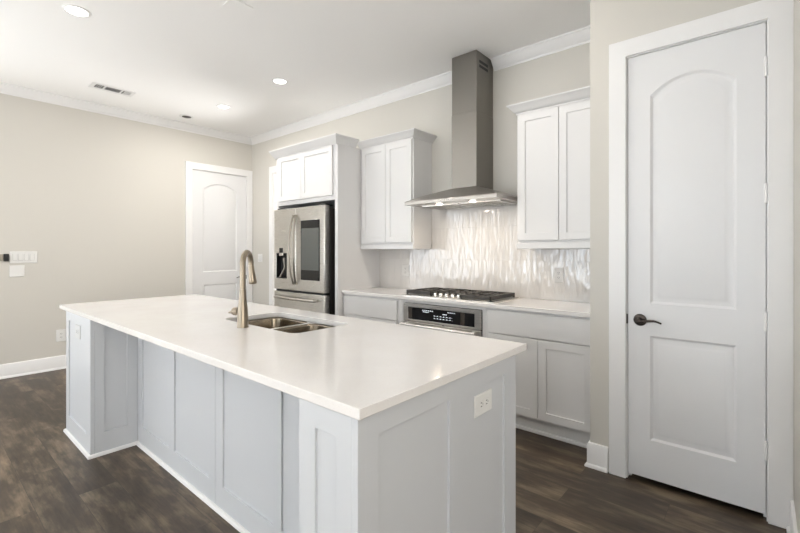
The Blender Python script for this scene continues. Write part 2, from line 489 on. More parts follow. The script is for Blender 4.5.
def make_door(n, loc, rot, W, margin, mirror, label, lever=True, hinge=True, leaf=True):
    root = bpy.data.objects.new('door_%d' % n, None); COL.objects.link(root)
    struct(root, label, 'door')
    mx = (lambda x: W - x) if mirror else (lambda x: x)
    # leaf with two moulded fields, the upper one arched
    bm = BM(); x0, x1, z0, z1, yf = 0.0115, W - 0.0115, 0.032, 2.438, 0.002

    def outline(a, b, c, d, apex, i, y):
        a, b, c, d, apex = a + i, b - i, c + i, d - i, apex - i
        pts = [Vector((a, y, c)), Vector((b, y, c))]
        if apex > d + 1e-6:
            for k in range(17):
                t = 1 - 2 * k / 16
                pts.append(Vector(((a + b) / 2 + t * (b - a) / 2, y, d + (apex - d) * (1 - abs(t) ** 2.2))))
        else: pts += [Vector((b, y, d)), Vector((a, y, d))]
        return pts
    fields = [(x0 + margin, x1 - margin, 0.250, 0.840, 0), (x0 + margin, x1 - margin, 1.022, 2.196, 2.279)]
    outer = ring(bm, [(x0, yf, z0), (x1, yf, z0), (x1, yf, z1), (x0, yf, z1)])
    back = ring(bm, [(x0, yf + 0.035, z0), (x1, yf + 0.035, z0), (x1, yf + 0.035, z1), (x0, yf + 0.035, z1)])
    bridge(bm, outer, back); bm.faces.new(back)
    grp = [outer]
    for a, b, c, d, ap in fields:
        ap = ap or d
        ls = [ring(bm, outline(a, b, c, d, ap, i, yf + dy)) for i, dy in ((0, 0), (0.005, 0.004), (0.012, 0.0095), (0.020, 0.0105), (0.044, 0.003), (0.048, 0.0022))]
        for p, q in zip(ls, ls[1:]): bridge(bm, p, q)
        bm.faces.new(ls[-1]); grp.append(ls[0])
    es = [bm.edges.get((r[i], r[(i + 1) % len(r)])) for r in grp for i in range(len(r))]
    bmesh.ops.triangle_fill(bm, use_beauty=True, use_dissolve=False, edges=es)
    if leaf: obj('door_leaf', bm, DOORP, root, smooth=25)
    else: bm.free()
    # jamb and flat casing
    bm = BM()
    box(bm, 0.0005, 0.008, 0.0, 0.105, 0, 2.4505); box(bm, W - 0.008, W - 0.0005, 0.0, 0.105, 0, 2.4505); box(bm, 0.008, W - 0.008, 0.0, 0.105, 2.4415, 2.4505)
    if leaf: box(bm, 0.008, 0.020, 0.040, 0.07, 0, 2.4415); box(bm, W - 0.020, W - 0.008, 0.040, 0.07, 0, 2.4415); box(bm, 0.020, W - 0.020, 0.040, 0.07, 2.43, 2.4415)
    obj('door_jamb', bm, TRIM, root, smooth=0)
    bm = BM()
    loft(bm, [[Vector((x, y, z)) for x, y, z in l] for l in (
        [(-0.088, 0, 0), (-0.088, -0.018, 0), (0.003, -0.018, 0), (0.003, 0, 0)],
        [(-0.088, 0, 2.542), (-0.088, -0.018, 2.542), (0.003, -0.018, 2.447), (0.003, 0, 2.447)],
        [(W + 0.088, 0, 2.542), (W + 0.088, -0.018, 2.542), (W - 0.003, -0.018, 2.447), (W - 0.003, 0, 2.447)],
        [(W + 0.088, 0, 0), (W + 0.088, -0.018, 0), (W - 0.003, -0.018, 0), (W - 0.003, 0, 0)])])
    obj('door_casing', bm, TRIM, root, bevel=0.002, smooth=30)
    if lever:
        hx, hz, s = mx(x0 + 0.062), 0.925, (-1 if mirror else 1)
        bm = BM(); lathe(bm, [(0.034, 0), (0.034, 0.004), (0.030, 0.010), (0.016, 0.013), (0.013, 0.022), (0.0125, 0.045)], (hx, yf, hz), '-Y', 32)
        h = obj('door_handle', bm, BRONZE, root, label='dark bronze door handle')
        bm = BM(); P = []; R = []
        for k in range(13):
            t = k / 12
            P.append((hx + s * t * 0.112, yf - 0.046 - 0.006 * math.sin(t * PI), hz - 0.004 + 0.010 * math.sin(t * 2.9 - 0.35) * (1 if t < .5 else 1) - 0.012 * max(0, t - 0.72) * 2)); R.append(0.0095 * (1 - 0.52 * t))
        tube(bm, P, R, 12); obj('lever', bm, BRONZE, h)
        bm = BM(); box(bm, *sorted((mx(0.0015), mx(0.009))), yf - 0.003, yf + 0.012, hz - 0.028, hz + 0.028); obj('strike_plate', bm, BRONZE, root, label='dark bronze strike plate')
    if hinge:
        for hz in (0.346, 0.974, 1.601, 2.219):
            bm = BM(); xx = mx(W - 0.0095)
            cyl(bm, (xx, yf - 0.007, hz - 0.047), (xx, yf - 0.007, hz + 0.047), 0.0068, None, 12)
            box(bm, xx - 0.010, xx + 0.010, yf - 0.004, yf + 0.0015, hz - 0.044, hz + 0.044)
            obj('hinge', bm, TRIM, root)
    root.location = loc; root.rotation_euler = (0, 0, rot)
    return root


make_door(1, (XL, D1[0], 0), PI / 2, D1[1] - D1[0], 0.145, True, 'white arched two-panel door in the far beige wall, dark lever behind the faucet')
make_door(2, (D2[0], YP, 0), 0, D2[1] - D2[0], 0.112, False, 'large white two-panel arched pantry door with dark bronze lever')
make_door(3, (D3[0], YB, 0), 0, D3[1] - D3[0], 0.14, False, 'white cased opening half hidden behind the fridge surround', lever=False, hinge=False, leaf=False)

# ------------------------------------------------------------------ tall surround and cupboard round the fridge
FX0, FX1 = -4.366, -3.274
FF = 2.852          # face of the surround
t = thing('fridge_cabinet', 'tall white cabinet framing the fridge with two small doors above it', 'cabinet', (FX0, FF, 0))
bm = BM()
box(bm, FX0, FX0 + 0.042, FF, YB - 0.002, 0, 2.41); obj('side_panel', bm, CAB, t, 0.002)
bm = BM(); box(bm, FX1 - 0.045, FX1, FF, YB - 0.002, 0, 2.41); obj('side_panel', bm, CAB, t, 0.002)
bm = BM(); box(bm, FX0 + 0.042, FX1 - 0.045, FF, YB - 0.002, 1.842, 2.41); obj('cupboard_body', bm, CAB, t, 0.0015)
for a, b in ((-4.302, -3.8655), (-3.8615, -3.343)):
    bm = BM(); shaker(bm, a, b, 1.89, 2.403, FF - 0.0005); obj('cupboard_door', bm, CAB, t, 0.0015)
def crown_profile(top, proj):
    k, q = (top - 2.410) / 0.105, proj / 0.064
    return [(0, 2.398), (0.003, 2.398), (0.004, 2.410)] + [(x * q, 2.410 + (z - 2.410) * k) for x, z in ((0.012, 2.416), (0.024, 2.436), (0.044, 2.474), (0.056, 2.494), (0.062, 2.500), (0.064, 2.515))] + [(0, top)]
bm = BM(); sweep(bm, [(FX0, YB - 0.002), (FX0, FF - 0.021), (FX1, FF - 0.021), (FX1, 3.096)], crown_profile(2.489, 0.052)); obj('crown_moulding', bm, CAB, t)

# ------------------------------------------------------------------ wall cupboards
UF = 3.180          # cabinet face, doors in front
def wall_cabinet(name, x0, x1, doors, path, label):
    t = thing(name, label, 'cabinet', ((x0 + x1) / 2, UF, 1.335), 'wall cabinets beside the hood')
    bm = BM(); box(bm, x0, x1, UF, YB - 0.002, 1.385, 2.41); obj('cabinet_body', bm, CAB, t, 0.0015)
    bm = BM(); box(bm, x0, x1, UF - 0.012, YB - 0.012, 1.337, 1.3845); obj('light_rail', bm, CAB, t, 0.002)
    for a, b in doors:
        bm = BM(); shaker(bm, a, b, 1.402, 2.392, UF - 0.0005); obj('cabinet_door', bm, CAB, t, 0.0015)
    bm = BM(); sweep(bm, path, crown_profile(2.472, 0.062)); obj('crown_moulding', bm, CAB, t)
wall_cabinet('wall_cabinet', -3.272, -2.55, ((-3.245, -2.905), (-2.901, -2.566)),
             [(-3.272, UF - 0.012), (-2.55, UF - 0.012), (-2.55, YB - 0.002)], 'white two-door wall cabinet between the fridge panel and the hood')
wall_cabinet('wall_cabinet', -1.492, -0.809, ((-1.476, -1.158), (-1.154, -0.822)),
             [(-1.492, YB - 0.002), (-1.492, UF - 0.012), (-0.809, UF - 0.012)], 'white two-door wall cabinet between the hood and the pantry wall')

# tiles
bm = BM(); box(bm, -3.2735, -2.5505, YB - 0.008, YB - 0.0005, 0.915, 1.3365); box(bm, -2.5495, -1.4925, YB - 0.008, YB - 0.0005, 0.915, 1.76); box(bm, -1.4915, -0.8075, YB - 0.008, YB - 0.0005, 0.915, 1.3365)
box(bm, -2.5505, -2.5495, YB - 0.008, YB - 0.0005, 0.915, 1.3365); box(bm, -1.4925, -1.4915, YB - 0.008, YB - 0.0005, 0.915, 1.3365)
tag(obj('tile_backsplash', bm, TILE, smooth=0), 'glossy wavy off-white tile backsplash above the stove counter', 'backsplash')

# ------------------------------------------------------------------ base cabinets along the hood wall
BF = 2.935          # cabinet faces; fronts stand 2 cm proud


def toe(t, x0, x1):
    bm = BM(); box(bm, x0, x1, BF + 0.045, BF + 0.060, 0, 0.108); k = obj('toe_kick', bm, CAB, t, 0.002)
    bm = BM(); box(bm, x0, x1, BF + 0.022, BF + 0.0445, 0, 0.026); obj('shoe_strip', bm, TRIM, k, 0.006)


def carcase(t, x0, x1, top=0.883):
    bm = BM(); box(bm, x0, x1, BF, YB - 0.01, 0.108, top); obj('cabinet_body', bm, CAB, t, 0.001)


t = thing('drawer_base_cabinet', 'white base cabinet with stacked drawers beside the fridge panel', 'cabinet', (-2.9, BF, 0), 'base cabinets on the hood wall')
carcase(t, -3.272, -2.511); toe(t, -3.272, -2.511)
for z0, z1 in ((0.682, 0.862), (0.405, 0.676), (0.125, 0.399)):
    bm = BM(); box(bm, -3.262, -2.540, BF - 0.0205, BF - 0.0005, z0, z1); obj('drawer', bm, CAB, t, 0.002)

t = thing('oven_cabinet', 'white base cabinet housing the wall oven under the cooktop', 'cabinet', (-2.07, BF, 0), 'base cabinets on the hood wall')
OX0, OX1 = -2.455, -1.672
bm = BM(); box(bm, -2.510, OX0 - 0.004, BF, YB - 0.01, 0.108, 0.883); obj('side_panel', bm, CAB, t, 0.001)
bm = BM(); box(bm, OX1 + 0.004, -1.631, BF, YB - 0.01, 0.108, 0.883); obj('side_panel', bm, CAB, t, 0.001)
bm = BM(); box(bm, OX0 - 0.004, OX1 + 0.004, BF, BF + 0.02, 0.858, 0.883); obj('top_rail', bm, CAB, t, 0.001)
bm = BM(); box(bm, OX0 - 0.004, OX1 + 0.004, BF, YB - 0.01, 0.108, 0.135); obj('cabinet_floor', bm, CAB, t, 0.001)
toe(t, -2.510, -1.631)

t = thing('base_cabinet', 'white base cabinet with wide drawer over two doors beside the pantry wall', 'cabinet', (-1.22, BF, 0), 'base cabinets on the hood wall')
carcase(t, -1.630, -0.836); toe(t, -1.630, -0.836)
bm = BM(); box(bm, -1.604, -0.842, BF - 0.0205, BF - 0.0005, 0.698, 0.868); obj('drawer', bm, CAB, t, 0.002)
for a, b in ((-1.604, -1.2155), (-1.2115, -0.842)):
    bm = BM(); shaker(bm, a, b, 0.125, 0.690, BF - 0.0005); obj('cabinet_door', bm, CAB, t, 0.0015)
bm = BM(); box(bm, -0.8355, -0.8095, BF, BF + 0.02, 0.108, 0.883); obj('filler_strip', bm, CAB, t, 0.001)

bm = BM(); box(bm, -3.2725, -0.8085, 2.905, YB - 0.009, 0.884, 0.914)
tag(obj('stove_countertop', bm, QUARTZ, None, 0.0025), 'white quartz countertop along the hood wall under the cooktop', 'countertop')

# ------------------------------------------------------------------ wall oven
t = thing('wall_oven', 'stainless built-in oven with black control panel under the cooktop', 'oven', (-2.06, BF, 0.14))
OF = 2.912
bm = BM(); box(bm, OX0 + 0.012, OX1 - 0.012, BF + 0.022, YB - 0.06, 0.142, 0.84); obj('oven_body', bm, DSTEEL, t)
bm = BM(); panelgrid(bm, (0, BF - 0.001, 0), (1, 0, 0), (0, 0, 1), (0, -1, 0), (OX0, OX1), (0.700, 0.854), [(OX0 + 0.052, OX1 - 0.052, 0.716, 0.826)], 0.022, 0.019)
c = obj('control_panel', bm, STEEL, t, 0.002)
bm = BM(); box(bm, OX0 + 0.054, OX1 - 0.054, OF + 0.0015, OF + 0.004, 0.718, 0.824); g = obj('control_glass', bm, BLACKGL, c)
SMOKED = mat('brown_smoked_glass', (0.05, 0.042, 0.036), 0.2)
for a in (OX1 - 0.185, OX0 + 0.060): bm = BM(); box(bm, a, a + 0.04, OF + 0.0005, OF + 0.0013, 0.722, 0.820); obj('smoked_strip', bm, SMOKED, c)
random.seed(3)
for zz, xa, xb, n in ((0.803, -2.24, -2.12, 6), (0.790, -2.235, -2.17, 4), (0.765, -2.12, -1.93, 6), (0.745, -2.12, -1.93, 6), (0.806, -1.98, -1.90, 4), (0.786, -2.03, -1.985, 3)):
    bm = BM()
    for k in range(n):
        x = xa + (xb - xa) * k / n
        box(bm, x, x + 0.009 + 0.004 * random.random(), OF + 0.0003, OF + 0.0014, zz, zz + 0.006)
    box(bm, xa, xb, OF + 0.0006, OF + 0.0014, zz, zz + 0.0007)
    obj('display_lettering', bm, DISPLAY, c)
bm = BM(); panelgrid(bm, (0, BF - 0.001, 0), (1, 0, 0), (0, 0, 1), (0, -1, 0), (OX0, OX1), (0.150, 0.694), [(OX0 + 0.11, OX1 - 0.11, 0.24, 0.58)], 0.024, 0.020)
d = obj('oven_door', bm, STEEL, t, 0.002)
bm = BM(); box(bm, OX0 + 0.112, OX1 - 0.112, OF - 0.0005, OF + 0.002, 0.242, 0.578); obj('door_glass', bm, BLACKGL, d)
bm = BM(); tube(bm, [(OX0 + 0.012, OF - 0.052, 0.672), (OX1 - 0.020, OF - 0.052, 0.672)], 0.0155, 20)
for x in (OX0 + 0.05, OX1 - 0.055): box(bm, x - 0.012, x + 0.012, OF - 0.050, OF - 0.001, 0.660, 0.684)
obj('oven_handle', bm, STEEL, d, 0.001)

# ------------------------------------------------------------------ gas cooktop
CX0, CX1, CY0, CY1 = -2.515, -1.575, 2.955, 3.42
CM = (CX0 + CX1) / 2
t = thing('gas_cooktop', 'five-burner gas cooktop with black grates and steel knobs', 'cooktop', (CM, 3.19, 0.9145))
bm = BM(); loft(bm, [rrect(CX0, CX1, CY0, CY1, 0.012, 0.9145), rrect(CX0, CX1, CY0, CY1, 0.012, 0.921), rrect(CX0 + 0.008, CX1 - 0.008, CY0 + 0.008, CY1 - 0.008, 0.01, 0.9245)])
obj('cooktop_tray', bm, STEEL, t)
gw = (CX1 - CX0 - 0.076) / 3
for k, (bx, by, r) in enumerate(((CX0 + 0.18, 3.075, 0.042), (CX0 + 0.18, 3.315, 0.036), (CM, 3.24, 0.055), (CX1 - 0.18, 3.075, 0.036), (CX1 - 0.18, 3.315, 0.045))):
    bm = BM(); lathe(bm, [(r + 0.012, 0), (r + 0.010, 0.008), (r, 0.012), (r * 0.9, 0.018)], (bx, by, 0.9246), 'Z', 28)
    b = obj('burner', bm, CHROME, t)
    bm = BM(); lathe(bm, [(r * 0.86, 0), (r * 0.9, 0.004), (r * 0.82, 0.009), (r * 0.3, 0.011)], (bx, by, 0.9427), 'Z', 28)
    obj('burner_cap', bm, IRON, b)
for k in range(3):
    gx0 = CX0 + 0.038 + k * gw + 0.003; gx1 = gx0 + gw - 0.006
    gy0 = CY0 + (0.125 if k == 1 else 0.022); gy1 = CY1 - 0.022
    bm = BM(); zt0, zt1 = 0.940, 0.962
    w = 0.014
    zs_ = 0.931
    box(bm, gx0, gx1, gy0, gy0 + w, zs_, zt1); box(bm, gx0, gx1, gy1 - w, gy1, zs_, zt1)
    box(bm, gx0, gx0 + w, gy0, gy1, zs_, zt1); box(bm, gx1 - w, gx1, gy0, gy1, zs_, zt1)
    mxx = (gx0 + gx1) / 2; ym = (gy0 + gy1) / 2
    if k != 1: box(bm, gx0, gx1, ym - w / 2, ym + w / 2, zt0, zt1)
    cs = [(mxx, (3.075 if k != 1 else 3.24))] + ([(mxx, 3.315)] if k != 1 else [])
    for (a, c_) in cs:
        ya = gy0 if (k == 1 or c_ < ym) else ym; yb = gy1 if (k == 1 or c_ > ym) else ym
        box(bm, a - w / 2, a + w / 2, ya, c_ - 0.03, zt0, zt1); box(bm, a - w / 2, a + w / 2, c_ + 0.03, yb, zt0, zt1)
        box(bm, gx0, a - 0.03, c_ - w / 2, c_ + w / 2, zt0, zt1); box(bm, a + 0.03, gx1, c_ - w / 2, c_ + w / 2, zt0, zt1)
    for x in (gx0, gx1 - w):
        for y in (gy0, gy1 - w): box(bm, x, x + w, y, y + w, 0.9246, zt0)
    obj('grate', bm, IRON, t, 0.002)
for k in range(5):
    x = CM + (k - 2) * 0.062 - 0.015
    bm = BM(); lathe(bm, [(0.0235, 0), (0.0235, 0.006), (0.0205, 0.010), (0.0195, 0.024), (0.017, 0.027)], (x, 3.02, 0.9246), 'Z', 24)
    box(bm, x - 0.004, x + 0.004, 3.02 - 0.018, 3.02 + 0.018, 0.9246 + 0.024, 0.9246 + 0.033)
    obj('knob', bm, CHROME, t, label='polished steel control knob')

# ------------------------------------------------------------------ range hood
HX0, HX1, HY0 = -2.44, -1.53, 2.91
HM = (HX0 + HX1) / 2; KX0, KX1, KY0 = -2.112, -1.858, 3.17
HB = YB - 0.0095
t = thing('range_hood', 'stainless chimney range hood with low flared canopy and lit underside', 'range hood', (HM, 3.2, 1.72))
bm = BM()
def hloop(s, z):
    """canopy outline blended from the wide lip (s=0) to the chimney (s=1)"""
    a = HX0 + (KX0 - HX0) * s; b = HX1 + (KX1 - HX1) * s; f = HY0 + (KY0 - 0.006 - HY0) * s
    return [Vector((a, HB, z)), Vector((a, f, z)), Vector((a + (b - a) * .25, f - 0.004 * (1 - s), z)), Vector((a + (b - a) * .5, f - 0.006 * (1 - s), z)), Vector((a + (b - a) * .75, f - 0.004 * (1 - s), z)), Vector((b, f, z)), Vector((b, HB, z))]
loft(bm, [[v for v in hloop(s, z)] for s, z in ((0.02, 1.728), (0.0, 1.728), (0.0, 1.754), (0.006, 1.757), (0.14, 1.776), (0.32, 1.800), (0.55, 1.826), (0.78, 1.850), (0.93, 1.866), (1.0, 1.872))], False, True)
# sunk underside
ls = [[Vector((a, HB - 0.0, z)), Vector((a, f, z)), Vector((b, f, z)), Vector((b, HB, z))] for a, b, f, z in ((HX0 + 0.008, HX1 - 0.008, HY0 + 0.008, 1.7282), (HX0 + 0.014, HX1 - 0.014, HY0 + 0.012, 1.742))]
CANOPY_LIT = brushed('ceiling_lit_canopy_steel', (0.42, 0.40, 0.375), 0.36, (6, 500, 500))  # lighter than the chimney steel: the ceiling's reflection is put into the colour
canopy = obj('canopy', bm, CANOPY_LIT, t, smooth=30)
bm = BM(); box(bm, HX0 + 0.006, HX1 - 0.006, HY0 + 0.010, HB - 0.001, 1.7285, 1.7400); u = obj('underside_panel', bm, STEEL, t)
for k in range(2):
    a = HX0 + 0.06 + k * 0.40
    bm = BM()
    panelgrid(bm, (0, 0, 1.7284), (1, 0, 0), (0, 1, 0), (0, 0, -1), (a, a + 0.385), (3.09, 3.43), [(a + 0.02 + j * 0.0365, a + 0.038 + j * 0.0365, 3.11, 3.41) for j in range(9)], 0.007, 0.001)
    obj('grease_filter', bm, STEEL, u)
for x in (-2.13, -1.80):
    bm = BM(); lathe(bm, [(0.036, 0), (0.036, 0.004), (0.030, 0.006)], (x, 3.01, 1.7283), '-Z', 24); lm = obj('hood_lamp', bm, CHROME, t)
    bm = BM(); lathe(bm, [(0.028, 0), (0.028, 0.0015)], (x, 3.01, 1.7222), '-Z', 24); obj('lamp_lens', bm, HLENS, lm)
    area('hood_lamp_light', (x, 3.01, 1.718), (0, 0, 0), 0.05, 0.05, 1.8, (1.0, 0.86, 0.70), 'DISK')
for k in range(4):
    bm = BM(); cyl(bm, (HM - 0.06 + k * 0.04, HY0 - 0.006, 1.741), (HM - 0.06 + k * 0.04, HY0 - 0.009, 1.741), 0.006, None, 12); obj('push_button', bm, CHROME, t)
bm = BM(); box(bm, KX0, KX1, KY0, HB, 1.868, 2.52); obj('chimney_lower', bm, HOODS, t, 0.003)
bm = BM(); box(bm, KX0 + 0.002, KX1 - 0.002, KY0 + 0.002, HB, 2.5195, ZC - 0.001); ch = obj('chimney_upper', bm, HOODS, t, 0.003)
for s, x in ((1, KX1 - 0.002), (-1, KX0 + 0.002)):
    for zz in (2.905, 2.945):
        bm = BM(); box(bm, min(x, x + s * 0.001), max(x, x + s * 0.001), KY0 + 0.05, KY0 + 0.20, zz, zz + 0.024)
        v = obj('vent_slot', bm, DARKG, ch)

# ------------------------------------------------------------------ refrigerator
RX0, RX1, RF = -4.298, -3.392, 2.775
t = thing('refrigerator', 'stainless french-door fridge with dark screen and bottom freezer drawer', 'refrigerator', ((RX0 + RX1) / 2, 3.1, 0))
bm = BM(); box(bm, RX0 + 0.006, RX1 - 0.006, RF + 0.082, YB - 0.03, 0.03, 1.765); obj('fridge_body', bm, DSTEEL, t, 0.004)
bm = BM(); box(bm, RX0 + 0.03, RX1 - 0.03, RF + 0.09, YB - 0.06, 0.0005, 0.03); obj('plinth', bm, BLACKP, t)
SP = -3.882
def fdoor(x0, x1, z0, z1, openings, name):
    bm = BM(); panelgrid(bm, (0, RF + 0.072, 0), (1, 0, 0), (0, 0, 1), (0, -1, 0), (x0, x1), (z0, z1), openings, 0.072, 0.012)
    return obj(name, bm, STEEL, t, 0.009, 3)
DX0, DX1, DZ0, DZ1 = -4.252, -4.052, 1.008, 1.296
ld = fdoor(RX0, SP - 0.002, 0.884, 1.790, [(DX0, DX1, DZ0, DZ1)], 'fridge_door')
rd = fdoor(SP + 0.002, RX1, 0.884, 1.790, [], 'fridge_door')
bm = BM(); box(bm, RX0 + 0.02, RX1 - 0.02, RF + 0.02, RF + 0.085, 0.862, 0.884); obj('door_gasket', bm, BLACKP, t)
dw = fdoor(RX0, RX1, 0.05, 0.862, [], 'freezer_drawer')
# dispenser lining, nozzle, paddle
bm = BM(); panelgrid(bm, (0, RF + 0.058, 0), (1, 0, 0), (0, 0, 1), (0, -1, 0), (DX0 + 0.002, DX1 - 0.002), (DZ0 + 0.002, DZ1 - 0.002), [(DX0 + 0.010, DX1 - 0.010, DZ0 + 0.010, DZ1 - 0.010)], 0.0575, 0.002)
dp = obj('water_dispenser', bm, BLACKP, ld)
bm = BM(); box(bm, -4.185, -4.120, RF - 0.006, RF + 0.03, 1.300, 1.352); obj('dispenser_control', bm, BLACKGL, ld, 0.003)
bm = BM(); box(bm, -4.190, -4.115, RF - 0.004, RF + 0.035, 1.262, 1.300); obj('nozzle', bm, CHROME, dp, 0.004)
bm = BM(); tube(bm, [(-4.115, RF + 0.012, 1.24), (-4.115, RF + 0.025, 1.13), (-4.190, RF + 0.012, 1.02)], 0.013, 10); obj('paddle', bm, HANDLE, dp)
# screen
bm = BM(); box(bm, -3.782, -3.466, RF - 0.005, RF - 0.0005, 1.008, 1.645); sc = obj('screen_panel', bm, BLACKGL, rd, 0.002)
bm = BM(); box(bm, -3.774, -3.474, RF - 0.0065, RF - 0.0052, 1.115, 1.560); obj('screen', bm, SCREEN, sc)
for d, x, bow in ((ld, SP - 0.024, -0.012), (rd, SP + 0.022, 0.030)):
    bm = BM(); pts = []
    for k in range(21):
        s = k / 20; pts.append((x + bow * math.sin(PI * s), RF - 0.012 - 0.055 * math.sin(PI * s) ** 0.75, 0.965 + 0.735 * s))
    tube(bm, pts, 0.0110, 14)
    for zz in (0.968, 1.697): box(bm, x - 0.012, x + 0.012, RF - 0.02, RF - 0.0005, zz - 0.016, zz + 0.016)
    obj('door_handle', bm, HANDLE, d)
bm = BM(); tube(bm, [(RX0 + 0.085, RF - 0.012, 0.800)] + [(RX0 + 0.085 + 0.70 * k / 12, RF - 0.045 - 0.012 * math.sin(PI * k / 12), 0.800) for k in range(13)] + [(RX0 + 0.785, RF - 0.012, 0.800)], 0.014, 14)
for x in (RX0 + 0.085, RX0 + 0.785): box(bm, x - 0.012, x + 0.012, RF - 0.03, RF - 0.0005, 0.787, 0.813)
obj('drawer_handle', bm, STEEL, dw)
for x in (RX0 + 0.07, RX1 - 0.07):
    bm = BM(); box(bm, x - 0.04, x + 0.04, RF + 0.03, RF + 0.14, 1.7905, 1.808); obj('hinge_cover', bm, BLACKP, t, 0.004)

# ------------------------------------------------------------------ island
t = thing('kitchen_island', 'long pale grey panelled island under the white quartz slab', 'island', (-2.35, 1.2, 0))
IX0, IX1, IY0, IYR, IY1 = -3.870, -0.800, 0.765, 1.035, 1.690
LX, RX = -3.250, -1.053
TOP = 0.8835
Z0, Z1 = 0.130, 0.822
# recessed front with two pairs of fields
for us, ops in (((LX + 0.0005, -2.1335), ((-3.17, -2.73), (-2.65, -2.205))), ((-2.1295, RX - 0.0005), ((-2.06, -1.615), (-1.55, -1.10)))):
    bm = BM(); panelgrid(bm, (0, IYR + 0.020, 0), (1, 0, 0), (0, 0, 1), (0, -1, 0), us, (0.0, TOP), [(a, b, Z0, Z1) for a, b in ops], 0.020, 0.010)
    obj('front_panel', bm, ISL, t, 0.0012)
# posts: boxes with sunk fields on the shown sides
def post(x0, x1, op, name, inner=None):
    bm = BM()
    panelgrid(bm, (0, IY0 + 0.022, 0), (1, 0, 0), (0, 0, 1), (0, -1, 0), (x0, x1), (0.0, TOP), [op], 0.022, 0.013)
    p = obj(name, bm, ISL, t, 0.0012)
    bm = BM()
    if inner: panelgrid(bm, (x1 - 0.03, 0, 0), (0, 1, 0), (0, 0, 1), (1, 0, 0), (IY0 + 0.0225, IYR + 0.0), (0.0, TOP), [inner], 0.03, 0.021)
    else: box(bm, x1 - 0.03, x1, IY0 + 0.0225, IYR, 0, TOP)
    obj('post_side', bm, ISL, p, 0.0012)
post(IX0, LX, (-3.800, -3.345, Z0, Z1), 'corner_post', (0.842, 0.972, 0.145, Z1))
post(RX, IX1 - 0.0225, (-0.978, -0.885, Z0, 0.812), 'corner_post')
# sides and back
bm = BM(); panelgrid(bm, (IX1 - 0.022, 0, 0), (0, 1, 0), (0, 0, 1), (1, 0, 0), (IY0, IY1), (0.0, TOP), [(0.845, 1.190, Z0, 0.818), (1.254, 1.588, Z0, 0.818)], 0.022, 0.013)
obj('end_panel', bm, ISL, t, 0.0012)
bm = BM(); box(bm, IX0, IX0 + 0.022, IY0 + 0.0225, IY1 - 0.0205, 0, TOP); obj('end_panel', bm, ISL, t, 0.0012)
bm = BM(); panelgrid(bm, (0, IY1 - 0.020, 0), (-1, 0, 0), (0, 0, 1), (0, 1, 0), (0.8225, -IX0), (0.0, TOP), [(0.90 + k * 0.735, 0.90 + k * 0.735 + 0.66, Z0, Z1) for k in range(4)], 0.020, 0.011)
obj('back_panel', bm, ISL, t, 0.0012)
# shoe moulding
sp = [(0, 0), (0.014, 0), (0.014, 0.010), (0.010, 0.018), (0.003, 0.021), (0, 0.021)]
bm = BM(); sweep(bm, [(IX0, IY1), (IX0, IY0), (LX, IY0), (LX, IYR), (RX, IYR), (RX, IY0), (IX1, IY0), (IX1, IY1)], sp)
obj('shoe_moulding', bm, TRIM, t, smooth=30)

SX0, SX1, SY0, SY1 = -2.455, -1.742, 1.235, 1.612
bm = BM(); plate_with_holes(bm, [Vector(p) for p in ((-4.035, 0.757, 0), (-0.786, 0.757, 0), (-0.786, 1.772, 0), (-4.035, 1.772, 0))], [rrect(SX0, SX1, SY0, SY1, 0.05, 0)], 0.884, 0.914)
tag(obj('island_countertop', bm, QUARTZ, None, 0.0025, smooth=30), 'thick white quartz slab on the island with sink cutout', 'countertop')

# sink
t = thing('double_sink', 'undermount double-bowl steel sink set in the island slab', 'sink', ((SX0 + SX1) / 2, (SY0 + SY1) / 2, 0.66))
DV = -2.085
bowls = ((SX0 - 0.004, DV - 0.013), (DV + 0.013, SX1 + 0.004))
bm = BM(); plate_with_holes(bm, rrect(SX0 - 0.03, SX1 + 0.03, SY0 - 0.025, SY1 + 0.025, 0.05, 0), [rrect(a, b, SY0 - 0.004, SY1 + 0.004, 0.06, 0) for a, b in bowls], 0.8805, 0.8832)
obj('sink_flange', bm, STEEL, t, smooth=30)
for a, b in bowls:
    y0, y1 = SY0 - 0.004, SY1 + 0.004; bm = BM()
    loops = [rrect(a + i, b - i, y0 + i, y1 - i, 0.06, z) for i, z in ((0, 0.8804), (0.002, 0.870), (0.008, 0.700), (0.016, 0.676), (0.035, 0.668))]
    loops[-1] = rrect(a + 0.035, b - 0.035, y0 + 0.035, y1 - 0.035, 0.05, 0.668)
    rs = [ring(bm, l) for l in loops]
    for p, q in zip(rs, rs[1:]): bridge(bm, p, q)
    bm.faces.new(rs[-1])
    bo = obj('bowl', bm, SINKS, t, smooth=50)
    sm = bo.modifiers.new('wall', 'SOLIDIFY'); sm.thickness = 0.0012; sm.offset = 1
    bm = BM(); lathe(bm, [(0.045, 0), (0.045, 0.003), (0.034, 0.004), (0.030, 0.0015), (0.0, 0.0015001)], ((a + b) / 2, (y0 + y1) / 2, 0.6685), 'Z', 28, True, False); obj('drain', bm, CHROME, bo)

